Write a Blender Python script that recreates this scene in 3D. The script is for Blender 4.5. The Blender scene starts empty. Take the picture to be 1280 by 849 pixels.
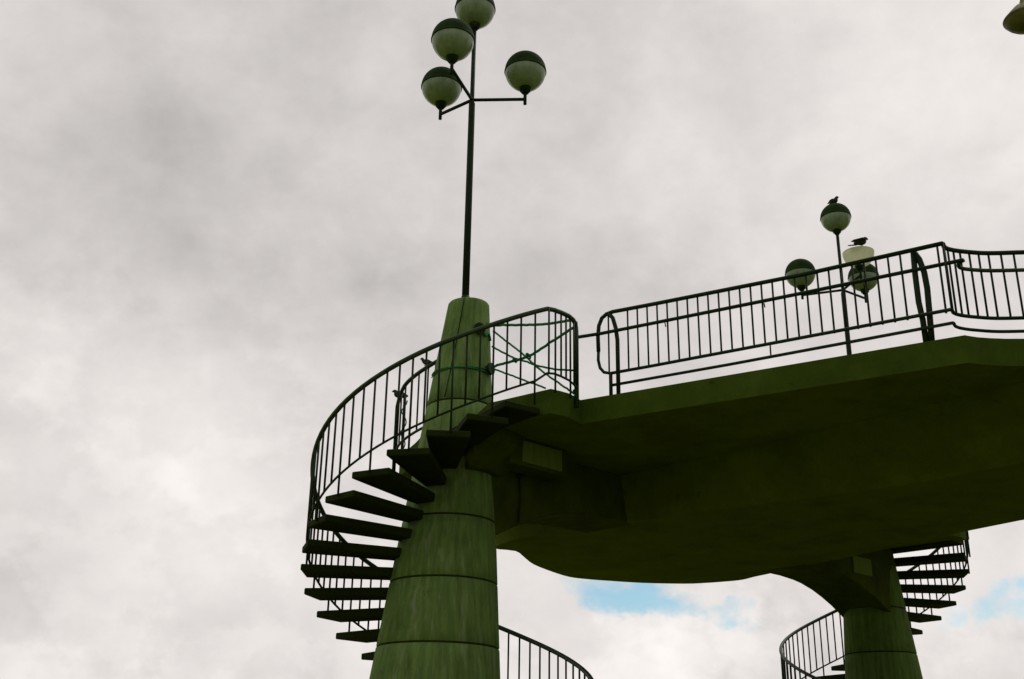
import bpy, bmesh, math, random
from math import sin, cos, pi, radians as rad, sqrt
from mathutils import Vector, Matrix
random.seed(7)
S = bpy.context.scene
COL = S.collection

# ------------------------------------------------------------------ camera
PITCH, ROLL, FPX, CAMZ = rad(21.65), math.atan(.0168), 1422.0, 1.6
F = Vector((0, cos(PITCH), sin(PITCH))); U0 = Vector((0, -sin(PITCH), cos(PITCH))); R0 = Vector((1, 0, 0))
RR = R0*cos(ROLL) + U0*sin(ROLL); UU = U0*cos(ROLL) - R0*sin(ROLL)
cam = bpy.data.cameras.new('camera'); co = bpy.data.objects.new('camera', cam); COL.objects.link(co)
cam.sensor_width = 36; cam.lens = FPX/1280*36; cam.clip_end = 5000; cam.clip_start = .1
m = Matrix((RR, UU, -F)).transposed().to_4x4(); m.translation = (0, 0, CAMZ); co.matrix_world = m
S.camera = co
S.render.resolution_x, S.render.resolution_y = 1024, 679
S.view_settings.view_transform = 'Standard'; S.view_settings.look = 'None'
S.view_settings.exposure = 0; S.view_settings.gamma = 1

def ray(x, y):
    return (F*FPX + RR*(x-640) - UU*(y-424.5))

# ------------------------------------------------------------------ world: overcast sky with a few blue openings
SUN_EL, SUN_AZ = rad(52), rad(40)      # azimuth clockwise from +Y (ahead and to the right, above the cloud)
W = bpy.data.worlds.new('World'); S.world = W; W.use_nodes = True
nt = W.node_tree; nt.nodes.clear(); N = nt.nodes.new; L = nt.links.new
out = N('ShaderNodeOutputWorld'); sky = N('ShaderNodeTexSky'); sky.sky_type = 'NISHITA'; sky.sun_disc = False
sky.sun_elevation = SUN_EL; sky.sun_rotation = SUN_AZ
bgs = N('ShaderNodeBackground'); bgs.inputs[1].default_value = .1
hs = N('ShaderNodeMixRGB'); hs.blend_type = 'MULTIPLY'; hs.inputs[0].default_value = 1; hs.inputs[2].default_value = (.80, 1.0, 1.0, 1)
L(sky.outputs[0], hs.inputs[1]); L(hs.outputs[0], bgs.inputs[0])
bgc = N('ShaderNodeBackground'); bgc.inputs[1].default_value = 1.0
mixs = N('ShaderNodeMixShader'); L(mixs.outputs[0], out.inputs[0]); L(bgs.outputs[0], mixs.inputs[1]); L(bgc.outputs[0], mixs.inputs[2])
tc = N('ShaderNodeTexCoord')
def math_(op, a, b=None, c=None, clamp=False):
    n = N('ShaderNodeMath'); n.operation = op; n.use_clamp = clamp
    for i, v in enumerate((a, b, c)):
        if v is None: continue
        if isinstance(v, (int, float)): n.inputs[i].default_value = v
        else: L(v, n.inputs[i])
    return n.outputs[0]
def vmath(op, a, b=None):
    n = N('ShaderNodeVectorMath'); n.operation = op
    for i, v in enumerate((a, b)):
        if v is None: continue
        if isinstance(v, (tuple, Vector)): n.inputs[i].default_value = tuple(v)
        else: L(v, n.inputs[i])
    return n
def noise(vec, scale, detail=6, rough=.55, off=(0, 0, 0), dist=0.0):
    mp = vmath('ADD', vec, off).outputs[0]
    n = N('ShaderNodeTexNoise'); n.inputs['Scale'].default_value = scale; n.inputs['Detail'].default_value = detail
    n.inputs['Roughness'].default_value = rough; n.inputs['Distortion'].default_value = dist
    L(mp, n.inputs['Vector']); return n
D = vmath('NORMALIZE', tc.outputs['Generated']).outputs[0]
sc = N('ShaderNodeVectorMath'); sc.operation = 'MULTIPLY'; L(D, sc.inputs[0]); sc.inputs[1].default_value = (1, 1, 1.25); DS = sc.outputs[0]
wob = noise(DS, 4.5, 6, .6)
wv = vmath('SUBTRACT', wob.outputs['Color'], (.5, .5, .5)).outputs[0]
wv2 = N('ShaderNodeVectorMath'); wv2.operation = 'SCALE'; L(wv, wv2.inputs[0]); wv2.inputs['Scale'].default_value = .22
DW = vmath('ADD', D, wv2.outputs[0]).outputs[0]
def blob(x, y, r, sx=1.0):
    """soft cloud patch round the direction of (x, y); r in radians"""
    d0 = ray(x, y).normalized()
    dd = N('ShaderNodeVectorMath'); dd.operation = 'SUBTRACT'; L(DW, dd.inputs[0]); dd.inputs[1].default_value = d0
    m2 = N('ShaderNodeVectorMath'); m2.operation = 'MULTIPLY'; L(dd.outputs[0], m2.inputs[0]); m2.inputs[1].default_value = (1/sx, 1/sx, 1)
    ln = vmath('LENGTH', m2.outputs[0]).outputs['Value']
    mr = N('ShaderNodeMapRange'); mr.interpolation_type = 'SMOOTHSTEP'; L(ln, mr.inputs[0])
    mr.inputs[1].default_value = 0; mr.inputs[2].default_value = r; mr.inputs[3].default_value = 1; mr.inputs[4].default_value = 0
    return mr.outputs[0]
big = noise(DS, 2.6, 5, .5, (3.1, 1.7, .4), 0).outputs['Fac']
fine = noise(DS, 9, 9, .6, (.3, 5.2, 2.2), .1).outputs['Fac']
val = math_('MULTIPLY_ADD', big, .22, .555)                       # about .65
val = math_('MULTIPLY_ADD', math_('SUBTRACT', fine, .5), .40, val)
for (x, y, r, sx, amp) in ((130, 320, .22, 1.9, -.12), (330, 90, .16, 1.6, -.03), (250, 390, .06, 1.9, -.05), (1230, 60, .28, 1.5, .13), (440, 210, .05, 1.3, .05),
                           (120, 520, .16, 1.8, .17), (60, 400, .05, 2, .08), (240, 770, .2, 1.9, .13), (700, 800, .17, 1.8, .16),
                           (1230, 700, .17, 1.5, .2), (820, 330, .14, 1.7, -.03), (40, 735, .035, 1.9, -.05), (960, 835, .06, 1.4, -.10), (850, 770, .05, 1.8, .1),
                           (1150, 840, .07, 1.4, .08), (300, 640, .07, 1.8, .04)):
    val = math_('MULTIPLY_ADD', blob(x, y, r, sx), amp, val)
def layer(scale, off, lo, hi, amt, val):
    n1 = noise(DS, scale, 10, .58, off, .15).outputs['Fac']
    q = N('ShaderNodeMapRange'); q.interpolation_type = 'SMOOTHSTEP'; L(n1, q.inputs[0]); q.inputs[1].default_value = lo; q.inputs[2].default_value = hi; q.inputs[3].default_value = -.5; q.inputs[4].default_value = .5
    return math_('MULTIPLY_ADD', math_('MULTIPLY', q.outputs[0], low_), amt, val)
sz = N('ShaderNodeSeparateXYZ'); L(D, sz.inputs[0])
lm = N('ShaderNodeMapRange'); L(sz.outputs['Z'], lm.inputs[0]); lm.inputs[1].default_value = .15; lm.inputs[2].default_value = .5; lm.inputs[3].default_value = 1; lm.inputs[4].default_value = .2
low_ = lm.outputs[0]
val = layer(5.5, (1.3, 4.4, 7.1), .485, .545, .065, val)
val = layer(11, (6.3, 2.4, 1.1), .48, .57, .05, val)
comb = N('ShaderNodeCombineColor')
L(math_('MULTIPLY', val, 1.045), comb.inputs[0]); L(math_('MULTIPLY', val, .992), comb.inputs[1]); L(math_('MULTIPLY', val, .96), comb.inputs[2])
sepd = N('ShaderNodeSeparateXYZ'); L(D, sepd.inputs[0])
bk = N('ShaderNodeMapRange'); bk.interpolation_type = 'SMOOTHSTEP'; L(sepd.outputs['Y'], bk.inputs[0])      # unseen sky behind the camera dimmed to darken faces turned towards it
bk.inputs[1].default_value = -.45; bk.inputs[2].default_value = .35; bk.inputs[3].default_value = .68; bk.inputs[4].default_value = 1
vm = N('ShaderNodeMixRGB'); vm.blend_type = 'MULTIPLY'; vm.inputs[0].default_value = 1; L(comb.outputs[0], vm.inputs[1])
cb = N('ShaderNodeCombineColor'); [L(bk.outputs[0], cb.inputs[i]) for i in range(3)]; L(cb.outputs[0], vm.inputs[2])
L(vm.outputs[0], bgc.inputs[0])
# openings
hole = blob(800, 708, .035, 3.0)
hole = math_('MAXIMUM', hole, blob(890, 716, .030, 2.2))
hole = math_('MAXIMUM', hole, blob(1296, 764, .048, 1.0))
hole = math_('MAXIMUM', hole, math_('MULTIPLY', blob(1225, 768, .03, 1.4), .6))
hole = math_('MAXIMUM', hole, math_('MULTIPLY', blob(715, 712, .03, 1.4), .7))
fr = noise(DS, 16, 8, .62, (8, 2, 1)).outputs['Fac']
h2 = math_('ADD', hole, math_('MULTIPLY', math_('SUBTRACT', fr, .5), 1.1))
mr = N('ShaderNodeMapRange'); mr.interpolation_type = 'SMOOTHSTEP'; L(h2, mr.inputs[0]); mr.inputs[1].default_value = .30; mr.inputs[2].default_value = .98
gate = math_('GREATER_THAN', hole, .01)
L(math_('SUBTRACT', 1.0, math_('MULTIPLY', mr.outputs[0], gate)), mixs.inputs[0])

sl = bpy.data.lights.new('sun', 'SUN'); sl.energy = .6; sl.angle = rad(20); sl.color = (1, .96, .9)
so = bpy.data.objects.new('sun', sl); COL.objects.link(so)
sd = Vector((sin(SUN_AZ)*cos(SUN_EL), cos(SUN_AZ)*cos(SUN_EL), sin(SUN_EL)))
so.rotation_euler = sd.to_track_quat('Z', 'Y').to_euler()

# ------------------------------------------------------------------ materials
def mat(name, base, rough=.8, var=.25, scale=3.0, stretch=(1, 1, 1), dark=None, dscale=1.2, damt=.0, bump=.0, bscale=20, bstretch=(1, 1, 1), metal=0, spec=.12, light=None, lamt=0, lscale=2, lst=(1, 1, .5), lrange=(.6, .72), specks=0):
    mt = bpy.data.materials.new(name); mt.use_nodes = True; t = mt.node_tree; n = t.nodes; l = t.links
    b = n['Principled BSDF']; b.inputs['Roughness'].default_value = rough; b.inputs['Metallic'].default_value = metal
    b.inputs['Specular IOR Level'].default_value = spec
    g = n.new('ShaderNodeNewGeometry')
    def nz(sc_, st, det=8, rg=.6):
        mp = n.new('ShaderNodeMapping'); mp.inputs['Scale'].default_value = st; l.new(g.outputs['Position'], mp.inputs[0])
        q = n.new('ShaderNodeTexNoise'); q.inputs['Scale'].default_value = sc_; q.inputs['Detail'].default_value = det; q.inputs['Roughness'].default_value = rg
        l.new(mp.outputs[0], q.inputs['Vector']); return q.outputs['Fac']
    r = n.new('ShaderNodeValToRGB'); e = r.color_ramp.elements
    e[0].position = .3; e[1].position = .7
    e[0].color = tuple(c*(1-var) for c in base)+(1,); e[1].color = tuple(min(1, c*(1+var)) for c in base)+(1,)
    l.new(nz(scale, stretch), r.inputs[0]); c = r.outputs[0]
    def over(c, col, sc_, st, lo, hi, amt):
        q = n.new('ShaderNodeMapRange'); l.new(nz(sc_, st, 9, .65), q.inputs[0]); q.inputs[1].default_value = lo; q.inputs[2].default_value = hi; q.inputs[4].default_value = amt
        x = n.new('ShaderNodeMixRGB'); l.new(q.outputs[0], x.inputs[0]); l.new(c, x.inputs[1]); x.inputs[2].default_value = tuple(col)+(1,); return x.outputs[0]
    if damt: c = over(c, dark, dscale, (1, 1, 1), .52, .72, damt); c = over(c, dark, dscale*5, (1, 1, .12), .5, .75, damt*.8)
    if lamt: c = over(c, light, lscale, lst, lrange[0], lrange[1], lamt)
    if specks: c = over(c, tuple(x*.25 for x in base), 5.5, (1, 1, 1), .64, .70, specks); c = over(c, tuple(x*.4 for x in base), 38, (1, 1, 1), .62, .72, specks)
    l.new(c, b.inputs['Base Color'])
    if bump:
        bp = n.new('ShaderNodeBump'); bp.inputs['Strength'].default_value = bump; bp.inputs['Distance'].default_value = .02
        l.new(nz(bscale, bstretch, 6, .6), bp.inputs['Height']); l.new(bp.outputs[0], b.inputs['Normal'])
    return mt
M_SHAFT = mat('mossy_concrete', (.138, .222, .060), .9, .34, 9, (1.6, 1.6, .12), (.06, .10, .02), 1.5, .55, .6, 26, (1, 1, .12), light=(.34, .37, .24), lamt=.55, lscale=7, lst=(2.2, 2.2, .10), lrange=(.54, .72), specks=.75)
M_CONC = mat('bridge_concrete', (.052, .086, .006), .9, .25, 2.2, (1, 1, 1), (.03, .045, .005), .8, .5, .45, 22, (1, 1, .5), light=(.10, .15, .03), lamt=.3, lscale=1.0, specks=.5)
M_JOINT = mat('dirty_joint', (.02, .03, .006), .95, .3, 6)
M_SOFFIT = mat('soffit_concrete', (.095, .128, .010), .9, .25, 1.6, (1, 1, 1), (.05, .07, .004), .6, .5, .4, 18, (1, 1, .5), specks=.4)  # same concrete in a lighter tone, lifting the dim underside
M_SHADE = mat('shaded_beam_concrete', (.052, .072, .006), .95, .3, 2.2, (1, 1, .6), (.015, .022, .002), 1.5, .5, .4, 22)  # darker copy of the bridge concrete, under-deck shade painted into its colour
M_SHAFT_SHADED = mat('shaded_pillar_concrete', (.10, .165, .035), .9, .32, 9, (1.6, 1.6, .12), (.045, .075, .015), 1.5, .55, .6, 26, (1, 1, .12), light=(.24, .28, .15), lamt=.45, lscale=7, lst=(2.2, 2.2, .10), lrange=(.54, .72), specks=.75)  # darker copy of the near pillar's concrete, backlit shade put into the colour
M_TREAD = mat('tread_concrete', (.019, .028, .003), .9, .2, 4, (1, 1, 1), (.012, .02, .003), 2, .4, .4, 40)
M_PALE = mat('lit_face_and_bulb', (.14, .20, .045), .9, .2, 9, (2, 2, .2), (.12, .17, .05), 4, .5, .4, 30, (1, 1, .2))  # paler tone puts light on the beam face into colour; also the bulb
M_RAIL = mat('green_rail_paint', (.009, .024, .004), .6, .35, 14, (1, 1, 1), (.006, .014, .004), 6, .4, .15, 60, spec=.2)
M_RAILTOP = mat('worn_green_rail_paint', (.022, .045, .012), .5, .35, 9, (1, 1, 1), (.012, .025, .008), 6, .4, .15, 60, spec=.35, light=(.14, .18, .10), lamt=.4, lscale=9)
M_POLE = mat('dark_pole_paint', (.009, .022, .004), .65, .3, 9, (1, 1, .3), (.006, .012, .004), 6, .4, .1, 60, spec=.2, light=(.16, .2, .15), lamt=.35, lscale=5)
M_CAP = mat('dark_green_lamp_cap', (.014, .036, .005), .85, .3, 5, (1, 1, .5), (.007, .016, .003), 4, .5, .1, 30, spec=.15)
M_ROPE = mat('green_rope', (.03, .21, .07), .8, .3, 60, (1, 1, 1), (.008, .05, .02), 12, .5, .5, 220)
M_FEATH = mat('grey_feathers', (.045, .05, .04), .8, .5, 18, (1, 1, 1), (.01, .012, .01), 10, .6, .2, 60)
M_METAL = mat('galvanised_metal', (.25, .3, .26), .45, .2, 10, metal=.6)
M_GROUND = mat('ground_paving', (.165, .18, .018), .95, .3, .6, (1, 1, 1), (.10, .11, .010), .3, .5, .3, 12)
M_HOOD = mat('olive_lamp_enamel', (.17, .16, .055), .5, .2, 6, (1, 1, 1), (.04, .05, .015), 5, .6, .1, 30)
def bowl_mat(name, col, tr, trans):
    mt = mat(name, col, .18, .18, 6, (1.5, 1.5, .4), tuple(c*.35 for c in col), 5, .45, .05, 30, spec=.5)
    t = mt.node_tree; n = t.nodes; l = t.links; b = n['Principled BSDF']
    tl = n.new('ShaderNodeBsdfTranslucent'); tl.inputs[0].default_value = trans+(1,)
    mx = n.new('ShaderNodeMixShader'); mx.inputs[0].default_value = tr
    l.new(b.outputs[0], mx.inputs[1]); l.new(tl.outputs[0], mx.inputs[2]); l.new(mx.outputs[0], n['Material Output'].inputs[0]); return mt
M_BOWL = bowl_mat('milky_lamp_bowl', (.30, .40, .25), .2, (.4, .5, .3))
M_OPEN = bowl_mat('open_cream_bowl', (.50, .52, .32), .55, (.75, .78, .5))

# ------------------------------------------------------------------ mesh helpers
def obj(name, bm, mt, parent=None, smooth=False, flip=False):
    if flip: bmesh.ops.reverse_faces(bm, faces=bm.faces)
    me = bpy.data.meshes.new(name); bm.to_mesh(me); bm.free(); me.materials.append(mt)
    if smooth:
        for p in me.polygons: p.use_smooth = True
    o = bpy.data.objects.new(name, me); COL.objects.link(o)
    if parent:
        o.parent = parent; o.matrix_parent_inverse = Matrix.Translation(-Vector(parent.location))
    return o
def thing(name, label, cat, loc, group=None):
    o = bpy.data.objects.new(name, None); COL.objects.link(o); o.location = loc; o.empty_display_size = .3
    return tag(o, label, cat, group)
def tag(o, label, cat, group=None):
    o['label'] = label; o['category'] = cat
    if group: o['group'] = group
    return o
def tube(bm, pts, r, seg=10, caps=True, rs=None):
    pts = [Vector(p) for p in pts]; n = len(pts)
    T = []
    for i in range(n):
        t = (pts[min(i+1, n-1)]-pts[max(i-1, 0)])
        T.append(t.normalized())
    a = Vector((0, 0, 1)) if abs(T[0].z) < .9 else Vector((1, 0, 0))
    u = T[0].cross(a).normalized(); rings = []
    for i in range(n):
        u = (u - T[i]*u.dot(T[i])).normalized(); v = T[i].cross(u); rr = rs[i] if rs else r
        rings.append([bm.verts.new(pts[i] + (u*cos(2*pi*k/seg)+v*sin(2*pi*k/seg))*rr) for k in range(seg)])
    for i in range(n-1):
        for k in range(seg):
            f = bm.faces.new((rings[i][k], rings[i][(k+1) % seg], rings[i+1][(k+1) % seg], rings[i+1][k])); f.smooth = True
    if caps:
        bm.faces.new(rings[0][::-1]); bm.faces.new(rings[-1])
    bmesh.ops.recalc_face_normals(bm, faces=bm.faces)
    return bm
def tubeobj(name, pts, r, mt, parent=None, seg=10, rs=None):
    return obj(name, tube(bmesh.new(), pts, r, seg, True, rs), mt, parent)
def lathe(bm, prof, c, seg=40, close=False):
    """prof: (radius, z) list; c: centre"""
    rings = []
    for r, z in prof:
        if r < 1e-5: rings.append([bm.verts.new((c[0], c[1], c[2]+z))])
        else: rings.append([bm.verts.new((c[0]+r*cos(2*pi*k/seg), c[1]+r*sin(2*pi*k/seg), c[2]+z)) for k in range(seg)])
    for A, B in zip(rings[:-1], rings[1:]):
        for k in range(seg):
            k2 = (k+1) % seg
            if len(A) == 1 and len(B) == 1: continue
            if len(A) == 1: f = bm.faces.new((A[0], B[k2], B[k]))
            elif len(B) == 1: f = bm.faces.new((A[k], A[k2], B[0]))
            else: f = bm.faces.new((A[k], A[k2], B[k2], B[k]))
            f.smooth = True
    bmesh.ops.recalc_face_normals(bm, faces=bm.faces)
    return bm
def smooth_path(pts, n=6):
    pts = [Vector(p) for p in pts]; o = []
    for i in range(len(pts)-1):
        p0, p1, p2, p3 = pts[max(i-1, 0)], pts[i], pts[i+1], pts[min(i+2, len(pts)-1)]
        for k in range(n):
            t = k/n
            o.append(.5*((2*p1)+(p2-p0)*t+(2*p0-5*p1+4*p2-p3)*t*t+(3*p1-p0-3*p2+p3)*t**3))
    o.append(pts[-1]); return o
def bevel(bm, w, seg=2, ang=rad(35)):
    es = [e for e in bm.edges if len(e.link_faces) == 2 and e.calc_face_angle(0) > ang]
    bmesh.ops.bevel(bm, geom=es, offset=w, segments=seg, affect='EDGES', profile=.6, clamp_overlap=True)

# ------------------------------------------------------------------ site frame: two stair towers, mirror plane between them
P1 = Vector((-.68, 15.0)); P2 = Vector((6.96, 21.87)); MID = (P1+P2)/2
nv = (P2-P1).normalized(); av = Vector((-nv.y, nv.x)); HALF = (P2-P1).length/2
def Wp(s, t, h): p = MID + nv*s + av*t; return Vector((p.x, p.y, h+CAMZ))     # h is height above the eye
GZ = -CAMZ                                                                    # ground in that measure

# ------------------------------------------------------------------ ground
bm = bmesh.new()
vs = [bm.verts.new(p) for p in ((-1500, -1500, 0), (1500, -1500, 0), (1500, 1500, 0), (-1500, 1500, 0))]; bm.faces.new(vs)
g = obj('ground', bm, M_GROUND); g['kind'] = 'structure'

# ------------------------------------------------------------------ footbridge
bridge = thing('footbridge', 'wide dark concrete footbridge deck between the two stair towers', 'footbridge', (MID.x, MID.y, 0))
CS = HALF+.262                                            # stair centre lies a little outside each tower axis
half = [(-4.72, 1.95), (-5.0, 1.2), (-5.3, .5)]           # rear radial edge towards the tower
half += [(-CS+.2, -.35), (-CS+.93*cos(rad(-93)), .93*sin(rad(-93)))]
half += [(-CS+r*cos(rad(a_)), r*sin(rad(a_))) for r, a_ in ((1.91, -86.1), (1.95, -82), (1.99, -77.5))]
half += [(-4.69, -1.86), (-3.31, -6.37)]
def ab(x, y): d = Vector((x, y))-MID; return (d.dot(nv), d.dot(av))
SC = [(4.97, 11.50), (5.1, 11.54), (5.24, 11.56), (5.42, 11.57), (5.62, 11.56), (5.84, 11.52), (6.15, 11.42)]
scal = [ab(*q) for q in SC]
half += scal + [(-2.47, -7.7), (-2.45, -8.4), (-2.45, -30)]
rear = [(-4.72, 1.95), (-4.3, 2.0), (-3.6, 2.35), (-2.8, 3.05), (-1.6, 3.7), (-.5, 3.95)]
outline = half + [(-s, t) for s, t in half[::-1]] + [(-s, t) for s, t in rear[1:]] + rear[::-1][:-1]
seen = []; 
for q in outline:
    if not seen or (abs(q[0]-seen[-1][0])+abs(q[1]-seen[-1][1])) > 1e-4: seen.append(q)
outline = seen
bm = bmesh.new()
lo = [bm.verts.new(Wp(s, t, 4.38)) for s, t in outline]; hi = [bm.verts.new(Wp(s, t, 4.70)) for s, t in outline]
n_ = len(outline)
from mathutils.geometry import tessellate_polygon
for tri in tessellate_polygon([[Vector((s_, t_, 0)) for s_, t_ in outline]]):
    bm.faces.new([lo[i] for i in tri]); bm.faces.new([hi[i] for i in tri[::-1]])
for i in range(n_): bm.faces.new((lo[i], lo[(i+1) % n_], hi[(i+1) % n_], hi[i]))
bmesh.ops.recalc_face_normals(bm, faces=bm.faces)
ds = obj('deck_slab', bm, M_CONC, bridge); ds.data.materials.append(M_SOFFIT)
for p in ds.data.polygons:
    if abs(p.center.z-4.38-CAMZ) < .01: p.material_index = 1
# girder hull: bottom ring / top ring with matching points
bot = [(1.45, -30), (1.45, -4.6), (1.62, -3.6), (1.9, -2.5), (2.2, -1.2), (2.42, 0), (2.56, .58), (2.62, .88), (2.73, 1.25), (2.68, 1.56), (2.55, 1.95), (2.34, 2.31), (1.75, 2.82), (1.08, 3.17), (.72, 3.32), (.35, 3.39), (-.24, 3.24), (-.95, 2.97), (-1.5, 2.62), (-1.98, 2.32), (-2.4, 2.38),
       (-2.62, 1.5), (-2.56, .58), (-2.42, 0), (-2.2, -1.2), (-1.9, -2.5), (-1.62, -3.6), (-1.45, -4.6), (-1.45, -30)]
cap_ = smooth_path([Vector((s_, t_, 0)) for s_, t_ in bot[4:25]], 3)
bot = bot[:4]+[(p_.x, p_.y) for p_ in cap_]+bot[25:]
top = []
for s, t in bot:
    if t < 0: hw = 2.3 + max(0, min(1, (t+2.5)/2.5))*.2; top.append((math.copysign(hw, s), t))
    else: top.append((s*1.03, t*1.03))
bm = bmesh.new()
B_ = [bm.verts.new(Wp(s, t, 3.70)) for s, t in bot]; T_ = [bm.verts.new(Wp(s, t, 4.379)) for s, t in top]
k = len(bot)
f1 = bm.faces.new(B_)
for i in range(k): bm.faces.new((B_[i], B_[(i+1) % k], T_[(i+1) % k], T_[i]))
bmesh.ops.triangulate(bm, faces=[f1]); bmesh.ops.recalc_face_normals(bm, faces=bm.faces)
bevel(bm, .05, 3, rad(25))
obj('girder', bm, M_SOFFIT, bridge)
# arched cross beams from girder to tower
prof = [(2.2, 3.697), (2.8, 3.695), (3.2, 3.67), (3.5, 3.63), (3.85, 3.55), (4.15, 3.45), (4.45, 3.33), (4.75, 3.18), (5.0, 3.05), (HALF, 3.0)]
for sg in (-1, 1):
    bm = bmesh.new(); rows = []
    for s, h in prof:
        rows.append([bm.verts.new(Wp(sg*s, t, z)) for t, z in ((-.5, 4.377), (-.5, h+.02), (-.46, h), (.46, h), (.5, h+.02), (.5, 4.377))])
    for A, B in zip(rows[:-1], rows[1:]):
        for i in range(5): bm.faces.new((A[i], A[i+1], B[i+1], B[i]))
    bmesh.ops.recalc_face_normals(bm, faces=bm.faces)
    obj('cross_beam', bm, M_SHADE, bridge, flip=False)
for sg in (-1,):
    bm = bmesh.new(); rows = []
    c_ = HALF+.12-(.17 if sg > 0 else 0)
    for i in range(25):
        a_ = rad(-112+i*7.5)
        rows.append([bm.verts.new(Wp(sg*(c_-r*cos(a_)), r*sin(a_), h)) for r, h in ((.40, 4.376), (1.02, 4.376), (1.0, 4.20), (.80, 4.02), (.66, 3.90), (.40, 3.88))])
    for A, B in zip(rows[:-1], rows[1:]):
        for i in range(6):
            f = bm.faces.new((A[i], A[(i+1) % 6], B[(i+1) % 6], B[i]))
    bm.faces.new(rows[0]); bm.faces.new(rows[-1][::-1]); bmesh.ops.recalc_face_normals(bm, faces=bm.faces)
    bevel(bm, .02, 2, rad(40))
    obj('corbel', bm, M_SHADE, bridge)
def boxst(s0, s1, t0, t1, h0, h1, bev=.01):
    bm = bmesh.new(); v = [bm.verts.new(Wp(s, t, h)) for h in (h0, h1) for s, t in ((s0, t0), (s1, t0), (s1, t1), (s0, t1))]
    for f in ((0, 3, 2, 1), (4, 5, 6, 7), (0, 1, 5, 4), (1, 2, 6, 5), (2, 3, 7, 6), (3, 0, 4, 7)): bm.faces.new([v[i] for i in f])
    bmesh.ops.recalc_face_normals(bm, faces=bm.faces)
    if bev: bevel(bm, bev, 2)
    return bm
obj('bearing_head', boxst(-5.0, -3.95, -.88, -.45, 4.0, 4.373, .02), M_SHADE, bridge)
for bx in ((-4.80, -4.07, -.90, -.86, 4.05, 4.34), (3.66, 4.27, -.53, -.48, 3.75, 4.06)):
    bo = obj('lit_block', boxst(*bx), M_PALE, bridge); bo['label'] = 'pale block standing in for a lit patch on the beam face'  # bright patch beside each pillar modelled as a paler block

# ------------------------------------------------------------------ towers
def tower(sg, label):
    root = thing('concrete_pillar', label, 'pillar', Wp(sg*HALF, 0, GZ), 'concrete stair towers')
    grooves = [4.90-.81*i for i in range(8)]
    lv = set([GZ, 6.40, 6.475, 6.495, 6.505])
    for gq in grooves:
        for d in (-.018, -.013, .013, .018): lv.add(round(gq+d, 4))
    h = -1.5
    while h < 6.4:
        if all(abs(h-gq) > .05 for gq in grooves): lv.add(h)
        h += .2
    lv = sorted(lv); bm = bmesh.new(); rings = []; SEG = 96
    for h in lv:
        kk = -.075+.0674*(6.6-h); r = .2835+.1004*(6.6-h)
        if any(abs(h-gq) < .015 for gq in grooves): r -= .009
        if h > 6.49: r -= .012
        if h > 6.50: r -= .03
        if sg > 0: r *= .93
        cs = sg*(HALF+kk)-(.17 if sg > 0 else 0)
        rings.append([bm.verts.new(Wp(cs+r*cos(2*pi*i/SEG), r*sin(2*pi*i/SEG), h)) for i in range(SEG)])
    for A, B in zip(rings[:-1], rings[1:]):
        for i in range(SEG):
            f = bm.faces.new((A[i], A[(i+1) % SEG], B[(i+1) % SEG], B[i]))
            f.smooth = abs(A[0].co.z-B[0].co.z) > .05 or True
    bm.faces.new(rings[-1]); bmesh.ops.recalc_face_normals(bm, faces=bm.faces)
    sh = obj('shaft', bm, M_SHAFT if sg < 0 else M_SHAFT_SHADED, root); sh.data.materials.append(M_JOINT)
    for p in sh.data.polygons:
        if any(abs(p.center.z-CAMZ-gq) < .0135 for gq in grooves): p.material_index = 1
    # thin cable conduit down the top of the tower and small fixings
    def surf(ang, h, o=.012):
        kk = -.075+.0674*(6.6-h); r = .2835+.1004*(6.6-h)
        r = r*(.93 if sg > 0 else 1)+o
        c0 = Wp(sg*(HALF+kk)-(.17 if sg > 0 else 0), 0, h); return c0+Vector((r*cos(ang), r*sin(ang), 0))
    tubeobj('cable', [surf(rad(-100-(6.5-h)*9), h, .008) for h in [6.49-.12*i for i in range(14)]], .007, M_POLE, root, 6)
    return root, surf
t1, surf1 = tower(-1, 'near tapered mossy concrete pillar inside the left spiral stair')
t2, surf2 = tower(1, 'far tapered concrete pillar under the right end of the footbridge')

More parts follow.
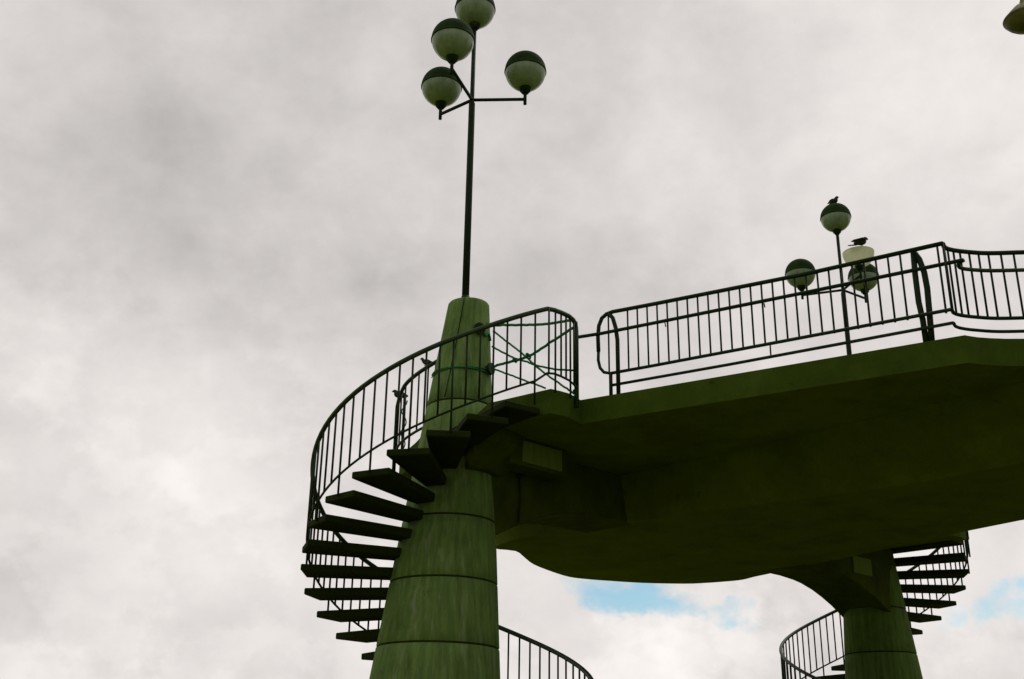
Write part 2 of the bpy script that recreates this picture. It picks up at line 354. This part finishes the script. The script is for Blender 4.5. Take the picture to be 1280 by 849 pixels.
# ------------------------------------------------------------------ spiral stairs
PH0, DPH, WDT, H0, RISE, RT = rad(-77.27-41.85), rad(15.52), rad(17.0), 3.962, .226, 1.79   # angles in the site frame
def stair(sg, label):
    root = thing('spiral_staircase', label, 'spiral staircase', Wp(sg*CS, 0, GZ), 'spiral staircases round the two pillars')
    def pt(r, ph, h): return Wp(CS-.22-r*cos(ph), r*sin(ph), h) if sg > 0 else Wp(-CS + r*cos(ph), r*sin(ph), h)
    k_ = 1 if sg < 0 else .965; pt_ = pt
    def pt(r, ph, h): return pt_(r*k_, ph, h)
    def treadh(ph): return H0 + RISE*(ph-PH0)/DPH           # mid height of the plank whose upper edge is at ph
    for k in range(-2, 25):
        b = PH0-DPH*k; a = b-WDT; h = H0-RISE*k; th = .085
        pr = .2835+.1004*(6.6-h); off = -.075+.0674*(6.6-h)-.262
        bm = bmesh.new(); cols = []
        N_ = 5
        mid = (a+b)/2; q2 = max(0, min(1, (rad(-240)-mid)/rad(80))); rt_ = RT+.15*q2*q2*(3-2*q2)
        hw_o = rt_*math.tan(WDT/2); ro = rt_*cos(WDT/2)
        ri = max(.12, pr-abs(off)-.12)
        for i in range(N_):
            q = i/(N_-1); x = ri+(ro-ri)*q; hw = .13+(hw_o-.13)*(q**.9)
            t_ = .125+(th-.125)*q; zt = h+th/2; zb = zt-t_
            ring = []
            for sy, z in ((-1, zb), (1, zb), (1, zt), (-1, zt)):
                lx, ly = x, sy*hw
                if i == 0: pass
                p_r = sqrt(lx*lx+ly*ly); p_a = mid+math.atan2(ly, lx)
                ring.append(bm.verts.new(pt(p_r, p_a, z)))
            cols.append(ring)
        for A, B in zip(cols[:-1], cols[1:]):
            for i in range(4): bm.faces.new((A[i], A[(i+1) % 4], B[(i+1) % 4], B[i]))
        bm.faces.new(cols[0]); bm.faces.new(cols[-1][::-1]); bmesh.ops.recalc_face_normals(bm, faces=bm.faces)
        bevel(bm, .012, 1, rad(40))
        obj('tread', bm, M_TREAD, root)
    # outer railing
    RRL = 1.82; sl = .226/.2709
    phT = rad(-91.5); phE = rad(-76.5)
    ph_low = PH0-DPH*24
    def hr(ph):
        d_ = ph-phT
        return 5.70 + sl*1.03*max(d_, -2.3) + sl*.955*min(0, d_+2.3)
    top_ = []; ph = ph_low
    def rr(ph): q_ = max(0, min(1, (ph-rad(-122))/rad(30.5))); q2 = max(0, min(1, (rad(-240)-ph)/rad(80))); return RRL+.21*q_*q_+(.155 if sg < 0 else .07)*q2*q2*(3-2*q2)-.085*math.exp(-((ph-rad(-222))/rad(38))**2)
    while ph < phT-rad(1): top_.append(pt(rr(ph), ph, hr(ph))); ph += rad(4)
    # level part round the landing
    Rl = 1.95
    lv = [pt(2.03, phT, 5.70), pt(2.045, rad(-88.5), 5.71), pt(2.055, rad(-85), 5.71), pt(2.06, rad(-81), 5.71), pt(2.05, rad(-78), 5.70), pt(2.035, rad(-75.5), 5.68)]
    endp = pt(2.02, rad(-74.3), 5.64)
    tubeobj('handrail', top_+lv+[endp, pt(2.015, rad(-73.8), 5.58), pt(2.015, rad(-73.8), 4.55)], .031, M_RAILTOP, root, 12)
    lowp = []; ph = ph_low
    while ph < phT-rad(1): lowp.append(pt(rr(ph), ph, hr(ph)-.93)); ph += rad(4)
    lowp += [pt(2.03, phT, 4.83), pt(2.05, rad(-88.5), 4.845), pt(2.055, rad(-85), 4.84), pt(2.06, rad(-81), 4.83), pt(2.04, rad(-77), 4.82), pt(2.015, rad(-73.9), 4.81)]
    tubeobj('bottom_rail', lowp, .015, M_RAIL, root, 8)
    i = 0; ph = PH0-DPH*24+DPH*.5
    step = DPH/3
    while ph < phT-.01:
        zt = hr(ph)
        r_ = rr(ph)
        if i % 3 == 0: zb = treadh(ph+WDT*.5)-.02
        else: zb = zt-.93
        if ph > PH0+DPH*2.2 and i % 3 == 0: zb = max(zb, zt-1.05)
        tubeobj('baluster', [pt(r_, ph, zb), pt(r_, ph, zt)], .0145, M_RAIL, root, 6)
        ph += step; i += 1
    for a_ in (-91.2, -88.0, -85.0, -82.2, -79.6, -77.2, -75.2):
        tubeobj('baluster', [pt(2.05, rad(a_), 4.60 if a_ in (-88, -79.6) else 4.84), pt(2.05, rad(a_), 5.70)], .0145, M_RAIL, root, 6)
    return root, pt
s1, pt1 = stair(-1, 'near spiral staircase winding up round the left pillar to the deck')
s2, pt2 = stair(1, 'distant spiral staircase half hidden behind the footbridge deck on the right')

# ------------------------------------------------------------------ deck edge railing
def edge_railing(sg, label):
    root = thing('deck_railing', label, 'railing', Wp(sg*4.0, -4, 4.70), 'deck edge railings')
    A = Vector((-4.69, -1.86)); B = Vector((-3.31, -6.37)); d = (B-A).normalized(); nn = Vector((-d.y, d.x))
    if nn.x < 0: nn = -nn
    Ln = (B-A).length
    def q(u, h): p = A+d*u+nn*.045; return Wp(-sg*p.x, p.y, h)
    cur = [Vector(ab(*c)) for c in ((4.84, 11.50), (4.90, 11.60), (5.0, 11.66), (5.16, 11.70), (5.42, 11.73), (5.75, 11.70))]
    cur += [Vector(ab(6.12, 11.64)), Vector(ab(6.42, 11.42)), Vector((-2.38, -8.4)), Vector((-2.38, -12)), Vector((-2.38, -20)), Vector((-2.38, -30))]
    def C(p, h): return Wp(-sg*p.x, p.y, h)
    def curve(h, r0=0): return smooth_path([C(p, h) for p in cur], 5)
    ue = (cur[0]-A).dot(d)
    tubeobj('top_rail', [q(.245, 5.34), q(.24, 5.55), q(.255, 5.70), q(.30, 5.80), q(.37, 5.845), q(.46, 5.86), q(1.0, 5.85), q(2.97, 5.83)]+curve(5.82), .027, M_RAIL, root, 10)
    tubeobj('bottom_rail', [q(.245, 5.34), q(.24, 5.22), q(.265, 5.11), q(.32, 5.04), q(.41, 5.01), q(1, 5.01)]+curve(5.01), .021, M_RAIL, root, 10)
    tubeobj('low_rail', [q(.43, 4.845), q(2, 4.85)]+curve(4.85), .019, M_RAIL, root, 10)
    # handrail carried on the inside, straight part with a hooked end and its continuation round the curve
    def qi(u, h): p = A+d*u+nn*.02; return Wp(-sg*p.x, p.y, h)
    tubeobj('middle_handrail', [qi(-.07, 5.59), qi(.3, 5.575), qi(1, 5.575), qi(2.95, 5.58), C(Vector(ab(5.03, 11.455)), 5.595)], .023, M_RAIL, root, 10)
    hk = [Vector(ab(*c)) for c in ((5.03, 11.455), (5.01, 11.50), (5.015, 11.57), (5.07, 11.65), (5.19, 11.69), (5.43, 11.71), (5.78, 11.68))]+[c+Vector((.0, 0)) for c in cur[6:]]
    tubeobj('middle_handrail', smooth_path([C(p, 5.59) for p in hk], 5), .023, M_RAILTOP, root, 10)
    u = .395
    i = 0
    while u < ue-.05:
        if abs(u-.53) > .04 and abs(u-4.35) > .07: tubeobj('baluster', [q(u, 5.01), q(u, 5.845)], .0125, M_RAIL, root, 6)
        u += .1385; i += 1
    cc = curve(5.01); acc = 0; nxt = 0.0; sp = .085
    cnt = 0
    for p, r in zip(cc[:-1], cc[1:]):
        Ls = (r-p).length
        while nxt <= acc+Ls and cnt < 40:
            x = p.lerp(r, (nxt-acc)/Ls)
            tubeobj('baluster', [x, x+Vector((0, 0, .81))], .0125, M_RAIL, root, 6); cnt += 1
            nxt += sp if nxt < .3 else (.115 if nxt < .6 else .14)
        acc += Ls
    tubeobj('post', [q(.52, 4.68), q(.52, 5.45), q(.50, 5.62), q(.46, 5.77), q(.40, 5.85)], .028, M_RAIL, root, 10)
    tubeobj('post', [q(.415, 4.68), q(.415, 5.01)], .024, M_RAIL, root, 8)
    tubeobj('post', [q(4.36, 4.68), q(4.375, 5.05), q(4.385, 5.35), q(4.375, 5.55), q(4.34, 5.72), q(4.29, 5.83)], .034, M_RAIL, root, 10)
    tubeobj('post', [q(4.285, 5.83), q(4.275, 5.55), q(4.275, 5.2), q(4.295, 4.98), q(4.30, 4.68)], .033, M_RAIL, root, 10)
    tubeobj('bracket', [q(2.53, 4.86), q(2.53, 5.01)], .010, M_RAIL, root, 6)
    for uu in (1.2, 2.5, 3.7):
        tubeobj('bracket', [q(uu, 5.50), qi(uu, 5.55)], .008, M_RAIL, root, 6)
    for tt in (-9, -12, -15, -18, -21, -24, -27):
        tubeobj('post', [C(Vector((-2.38, tt)), 4.68), C(Vector((-2.38, tt)), 5.82)], .028, M_RAIL, root, 8)
    return root
edge_railing(-1*-1*1, 'dark green metal railing along the near edge of the deck with a rounded end')
edge_railing(-1, 'metal railing along the hidden far edge of the deck by the distant stair')

# rear guard of the left landing
gr = thing('landing_guard', 'short curved guard railing with close bars behind the left pillar', 'railing', Wp(-4.8, 1.6, 4.70))
gp = [Vector(ab(*c)) for c in ((-.98, 15.18), (-1.12, 15.36), (-1.40, 15.82), (-1.62, 16.3), (-1.74, 16.75))]
gt = [Wp(p.x, p.y, h) for p, h in zip(gp, (5.72, 5.71, 5.70, 5.68, 5.60))]
gt = smooth_path(gt, 4)+[Wp(gp[-1].x, gp[-1].y+.03, 5.50), Wp(gp[-1].x, gp[-1].y+.03, 5.3), Wp(gp[-1].x, gp[-1].y+.03, 4.35)]
tubeobj('top_rail', gt, .030, M_RAIL, gr, 10)
tubeobj('bottom_rail', smooth_path([Wp(p.x, p.y, 4.80) for p in gp], 4), .02, M_RAIL, gr, 8)
cc = smooth_path([Wp(p.x, p.y, 4.80) for p in gp], 6)
for i in range(2, len(cc)-1, 3):
    tubeobj('baluster', [cc[i], cc[i]+Vector((0, 0, .89))], .0145, M_RAIL, gr, 6)
tubeobj('post', [Wp(gp[-1].x+.10, gp[-1].y-.02, 4.3), Wp(gp[-1].x+.10, gp[-1].y-.02, 5.66)], .024, M_RAIL, gr, 8)

# ------------------------------------------------------------------ globe lamps
def dome(r, up, n=14, a0=0, t=0):
    return [(r*cos(a0+(pi/2-a0)*i/n), (1 if up else -1)*r*sin(a0+(pi/2-a0)*i/n)) for i in range(n+1)]
def globe(root, c, broken=False):
    gl = bpy.data.objects.new('globe', None); COL.objects.link(gl); gl.location = c; gl.parent = root
    gl.matrix_parent_inverse = Matrix.Translation(-Vector(root.location))
    def sub(name, bm, mt):
        o = obj(name, bm, mt, None); o.parent = gl
        o.matrix_parent_inverse = Matrix.Translation(-Vector(c)); return o
    R_ = .318
    if broken:
        pr = [(R_, 0)]+dome(R_, False)[1:-1]+[(.03, -R_)]
        inner = [(x*.965, z*.965) for x, z in pr][::-1]
        sub('bowl', lathe(bmesh.new(), [(R_*.965, .006)]+[(R_, .006)]+pr+[(0.001, -R_)], c, 48), M_OPEN)
        sub('bulb', lathe(bmesh.new(), [(0, -.10), (.04, -.12), (.045, -.18), (.025, -.28), (0, -.29)], c, 16), M_PALE)
    else:
        sub('bowl', lathe(bmesh.new(), dome(R_, False), c, 48), M_BOWL)
        sub('cap', lathe(bmesh.new(), [(R_+.001, -.018), (R_+.011, -.016), (R_+.011, .004)]+dome(R_+.006, True, 14, .02), c, 48), M_CAP)
    sub('collar', lathe(bmesh.new(), [(0, -R_-.075), (.055, -R_-.075), (.06, -R_-.045), (.085, -R_-.035), (.09, -R_+.01), (.105, -R_+.022), (.10, -R_+.04), (0, -R_+.05)], c, 24), M_POLE)
    return gl
def globe_lamp(C, label, arms, base=6.49, lean=0):
    root = thing('globe_lamp', label, 'street lamp', (C.x, C.y, base+CAMZ), 'globe lamps on the pillar tops')
    z = CAMZ
    tubeobj('pole', [(C.x, C.y, base+z), (C.x, C.y, 8.2+z), (C.x, C.y, 9.86+z), (C.x, C.y, 9.90+z), (C.x, C.y, 11.28+z)], .04, M_POLE, root, 16, rs=[.053, .051, .049, .034, .033])
    obj('base_flange', lathe(bmesh.new(), [(0, 0), (.12, 0), (.12, .02), (.07, .035), (.058, .12), (0, .12)], (C.x, C.y, base+z), 24), M_POLE, root)
    for i, (ang, Ln, h, br) in enumerate(arms):
        e = Vector((C.x+Ln*cos(rad(ang)), C.y+Ln*sin(rad(ang)), h+z))
        tubeobj('arm', [(C.x, C.y, 9.93+z), e], .026, M_POLE, root, 10)
        tubeobj('stub', [e-Vector((0, 0, .09)), e+Vector((0, 0, .14))], .027, M_POLE, root, 10)
        globe(root, e+Vector((0, 0, .505)), br)
    globe(root, Vector((C.x, C.y, 11.64+z)))
    return root
globe_lamp(P1, 'tall four globe street lamp rising from the left pillar top', [(-3, .82, 9.93, 0), (141, .66, 9.93, 0), (-109, .86, 9.93, 0)])
globe_lamp(P2, 'more distant globe lamp behind the deck railing with one open bowl', [(159, .84, 9.93, 0), (35, .74, 9.93, 0), (-78, .76, 9.93, 1)])

# hanging lamp at the upper right, on a gooseneck street pole standing outside the picture
r_ = ray(1282, 24); r_ = r_*(9.93/r_.z); hc = Vector((r_.x, r_.y, 9.93+CAMZ))
hl = thing('hanging_lamp', 'olive bowl shaped hanging lamp at the upper right corner of the sky', 'street lamp', (hc.x+2.2, hc.y, 0))
tubeobj('pole', [(hc.x+2.2, hc.y, 0), (hc.x+2.2, hc.y, hc.z+.7)]+[(hc.x+1.1+1.1*cos(rad(a_)), hc.y, hc.z+.7+.9*sin(rad(a_))) for a_ in range(15, 181, 15)]+[(hc.x, hc.y, hc.z+.28)], .028, M_POLE, hl, 10)
obj('lamp_shade', lathe(bmesh.new(), [(0, .30), (.035, .30), (.05, .25), (.13, .19), (.22, .09), (.285, .012), (.292, 0), (.285, -.012)], hc, 40), M_HOOD, hl)
obj('bowl', lathe(bmesh.new(), [(.28, -.012), (.25, -.06), (.19, -.115), (.10, -.15), (0, -.162)], hc, 40), M_HOOD, hl)

# ------------------------------------------------------------------ green rope tying off the landing
rp = bmesh.new()
pa = surf1(rad(-35), 5.3, 0.02).xy; pb = pt1(2.015, rad(-73.8), 5.0).xy
dd = (pb-pa).normalized(); nrm = Vector((-dd.y, dd.x))
def onp(x, y, pull=0):
    r = ray(x, y); k = (pa.dot(nrm)+pull)/(Vector((r.x, r.y)).dot(nrm)); p = r*k; return Vector((p.x, p.y, p.z+CAMZ))
def zz(x, y): return (520+x/5.305, 360+y/5.305)
def strand(pts, r=.014, jit=.004, pull=0):
    P = smooth_path([onp(*zz(*p), pull) for p in pts], 8)
    P = [p+Vector((random.uniform(-jit, jit), random.uniform(-jit, jit), random.uniform(-jit, jit))) for p in P]
    tube(rp, P, r, 7)
strand([(470, 236), (520, 248), (580, 246), (700, 246), (860, 240), (1035, 214)], .019)
strand([(505, 526), (560, 506), (650, 484), (760, 446), (900, 356), (1045, 262)], .019)
strand([(512, 286), (620, 370), (720, 448), (820, 540), (960, 640), (1050, 702)], .014)
strand([(506, 388), (640, 460), (740, 492), (820, 520), (930, 540), (1052, 548)], .014)
strand([(500, 530), (600, 568), (700, 605), (860, 664)], .013)
# turns round the pillar
for h0_, h1_, a0, a1, r in ((4.96+.42, 5.36, -175, -20, .011), (5.33, 5.41, -170, -25, .008)):
    P = [surf1(rad(a0+(a1-a0)*i/30), h0_+(h1_-h0_)*i/30, .012+.006*random.random()) for i in range(31)]
    tube(rp, P, r, 7)
P = [surf1(rad(-62+i*4), 6.02+.05*sin(i*.9)-.01*i, .02) for i in range(12)]; tube(rp, P, .018, 7)
def knot(c, r, n=16):
    P = [c+Vector((cos(i*1.1)*r*random.uniform(.6, 1), sin(i*1.7)*r*random.uniform(.6, 1), sin(i*.9)*r)) for i in range(n)]
    tube(rp, smooth_path(P, 3), .012, 6)
knot(onp(*zz(745, 452)), .035); knot(onp(*zz(655, 478)), .028)
for y_ in (556, 600, 640, 690, 730): knot(onp(*zz(1055, y_)), .024, 9)
ro = obj('rope', rp, M_ROPE)
tag(ro, 'bright green rope crisscrossed between the left pillar and landing railing', 'rope')

# lengths of rope wound round the rear guard post
rp = bmesh.new(); b0 = Wp(gp[-1].x+.10, gp[-1].y-.02, 5.62)
P = [b0+Vector((.04*cos(i*.9), .04*sin(i*.9), -.05*i)) for i in range(22)]; tube(rp, smooth_path(P, 2), .010, 6)
tag(obj('rope', rp, M_ROPE), 'green rope wound down the post of the guard behind the left pillar', 'rope')

# dark fixings on the pillar
def lump(name, c, r, label, cat, mt, sx=(1, 1, 1)):
    bm = bmesh.new(); bmesh.ops.create_icosphere(bm, subdivisions=3, radius=r)
    for v in bm.verts:
        v.co = Vector((v.co.x*sx[0], v.co.y*sx[1], v.co.z*sx[2]))*(1+.12*sin(v.co.x*70)*cos(v.co.z*60)) + Vector(c)
    for f in bm.faces: f.smooth = True
    o = obj(name, bm, mt); 
    if label: tag(o, label, cat)
    return o
def bracket(ang, h, label):
    c = surf1(ang, h, 0); o = Vector((cos(ang), sin(ang), 0)); bm = bmesh.new()
    tube(bm, [c-o*.03, c+o*.05], .055, 12); tube(bm, [c+o*.045, c+o*.075], .085, 16)
    tag(obj('wall_bracket', bm, M_POLE), label, 'bracket', 'round brackets on the left pillar')
bracket(rad(-30), 5.42, 'round dark bracket on the right side of the left pillar near rope ends')
bracket(rad(-60), 5.98, 'dark bracket high on the left pillar holding the top rope')

# ------------------------------------------------------------------ birds
def pigeon(loc, heading, s, label, spread=False, hunched=False):
    bm = bmesh.new()
    def L_(x, y, z): 
        v = Matrix.Rotation(heading, 3, 'Z') @ Vector((x, y, z))*s; return v+Vector(loc)
    if hunched:
        spine = [(-.15, 0, .05), (-.09, 0, .07), (-.02, 0, .09), (.04, 0, .11), (.07, 0, .155), (.10, 0, .17), (.125, 0, .165), (.15, 0, .155)]
        rad_ = [.012, .04, .07, .068, .045, .036, .022, .004]
    else:
        spine = [(-.22, 0, .06), (-.14, 0, .08), (-.06, 0, .10), (.02, 0, .12), (.07, 0, .16), (.10, 0, .205), (.125, 0, .215), (.165, 0, .205)]
        rad_ = [.010, .035, .066, .064, .042, .034, .024, .004]
    tube(bm, smooth_path([L_(*p) for p in spine], 3), .05, 12, True, rs=[x*s for x in interp(rad_, 3)])
    b = obj('pigeon', bm, M_FEATH)
    tag(b, label, 'bird', 'pigeons perched on lamps and railing')
    for sy in (-1, 1):
        w_ = bmesh.new()
        if spread:
            pts = [(.06, sy*.05, .12), (.05, sy*.13, .12), (-.03, sy*.17, .11), (-.20, sy*.13, .07), (-.24, sy*.08, .05), (-.12, sy*.05, .06)]
        else:
            pts = [(.05, sy*.06, .13), (.0, sy*.078, .15), (-.08, sy*.07, .14), (-.19, sy*.03, .085), (-.12, sy*.06, .06), (-.01, sy*.072, .07)]
        u = [w_.verts.new(L_(*p)) for p in pts]; d = [w_.verts.new(L_(p[0], p[1]+sy*.004, p[2]-.012)) for p in pts]
        w_.faces.new(u); w_.faces.new(d[::-1])
        for i in range(6): w_.faces.new((u[i], d[i], d[(i+1) % 6], u[(i+1) % 6]))
        bmesh.ops.recalc_face_normals(w_, faces=w_.faces)
        o = obj('wing', w_, M_FEATH); o.parent = b
        tl = bmesh.new(); tube(tl, [L_(.01, sy*.025, .06), L_(.015, sy*.025, .0)], .006*s, 6); o2 = obj('leg', tl, M_FEATH); o2.parent = b
    return b
def interp(a, n):
    o = []
    for i in range(len(a)-1):
        for k in range(n): o.append(a[i]+(a[i+1]-a[i])*k/n)
    o.append(a[-1]); return o
pigeon((P2.x, P2.y, 11.64+CAMZ+.322), rad(-50), .85, 'hunched grey pigeon sitting on the topmost globe of the distant lamp', hunched=True)
e = Vector((P2.x+.76*cos(rad(-78)), P2.y+.76*sin(rad(-78)), 9.93+CAMZ+.505))
pigeon((e.x-.02, e.y-.30, e.z+.006), rad(5), 1.05, 'pigeon crouching with drooping wings on the rim of the open lamp bowl', spread=True, hunched=True)
# two birds about the left railing
def place(x, y, h): r = ray(x, y); r = r*(h/r.z); return (r.x, r.y, h+CAMZ)
b_ = place(545, 439, 5.73)
pigeon((gt[6].x, gt[6].y, gt[6].z+.03), rad(150), .62, 'small dark bird on the guard rail just left of the left pillar')
pigeon((gt[-4].x, gt[-4].y, gt[-4].z+.02), rad(185), .75, 'dark bird perched at the outer end of the rear guard rail', hunched=True)

# ------------------------------------------------------------------ cables
c0 = surf2(rad(25), 2.35, .0)
bm = bmesh.new(); tube(bm, [c0+Vector((.17*sin(rad(a_))*1.0, 0, -.17+.34*(cos(rad(a_))+1)/2-.1)) for a_ in range(0, 190, 10)], .007, 6)
tag(obj('wire_loop', bm, M_METAL), 'thin loop of wire hanging off the right side of the far pillar', 'wire')
def cable_run(pts, surf, label):
    bm = bmesh.new(); tube(bm, smooth_path([surf(rad(a_), h, o) for a_, h, o in pts], 5), .009, 6)
    tag(obj('loose_cable', bm, M_POLE), label, 'cable')
bm = bmesh.new(); cq = Wp(-HALF+.62, -.52, 3.95); tube(bm, [cq, cq+Vector((.02, 0, -.3)), cq+Vector((.0, -.02, -.62))], .012, 6)
tube(bm, [cq+Vector((-.05, 0, .02)), cq+Vector((.08, 0, .03))], .022, 8)
tag(obj('conduit', bm, M_RAIL), 'short grey conduit beside the left pillar on the dark beam', 'conduit')
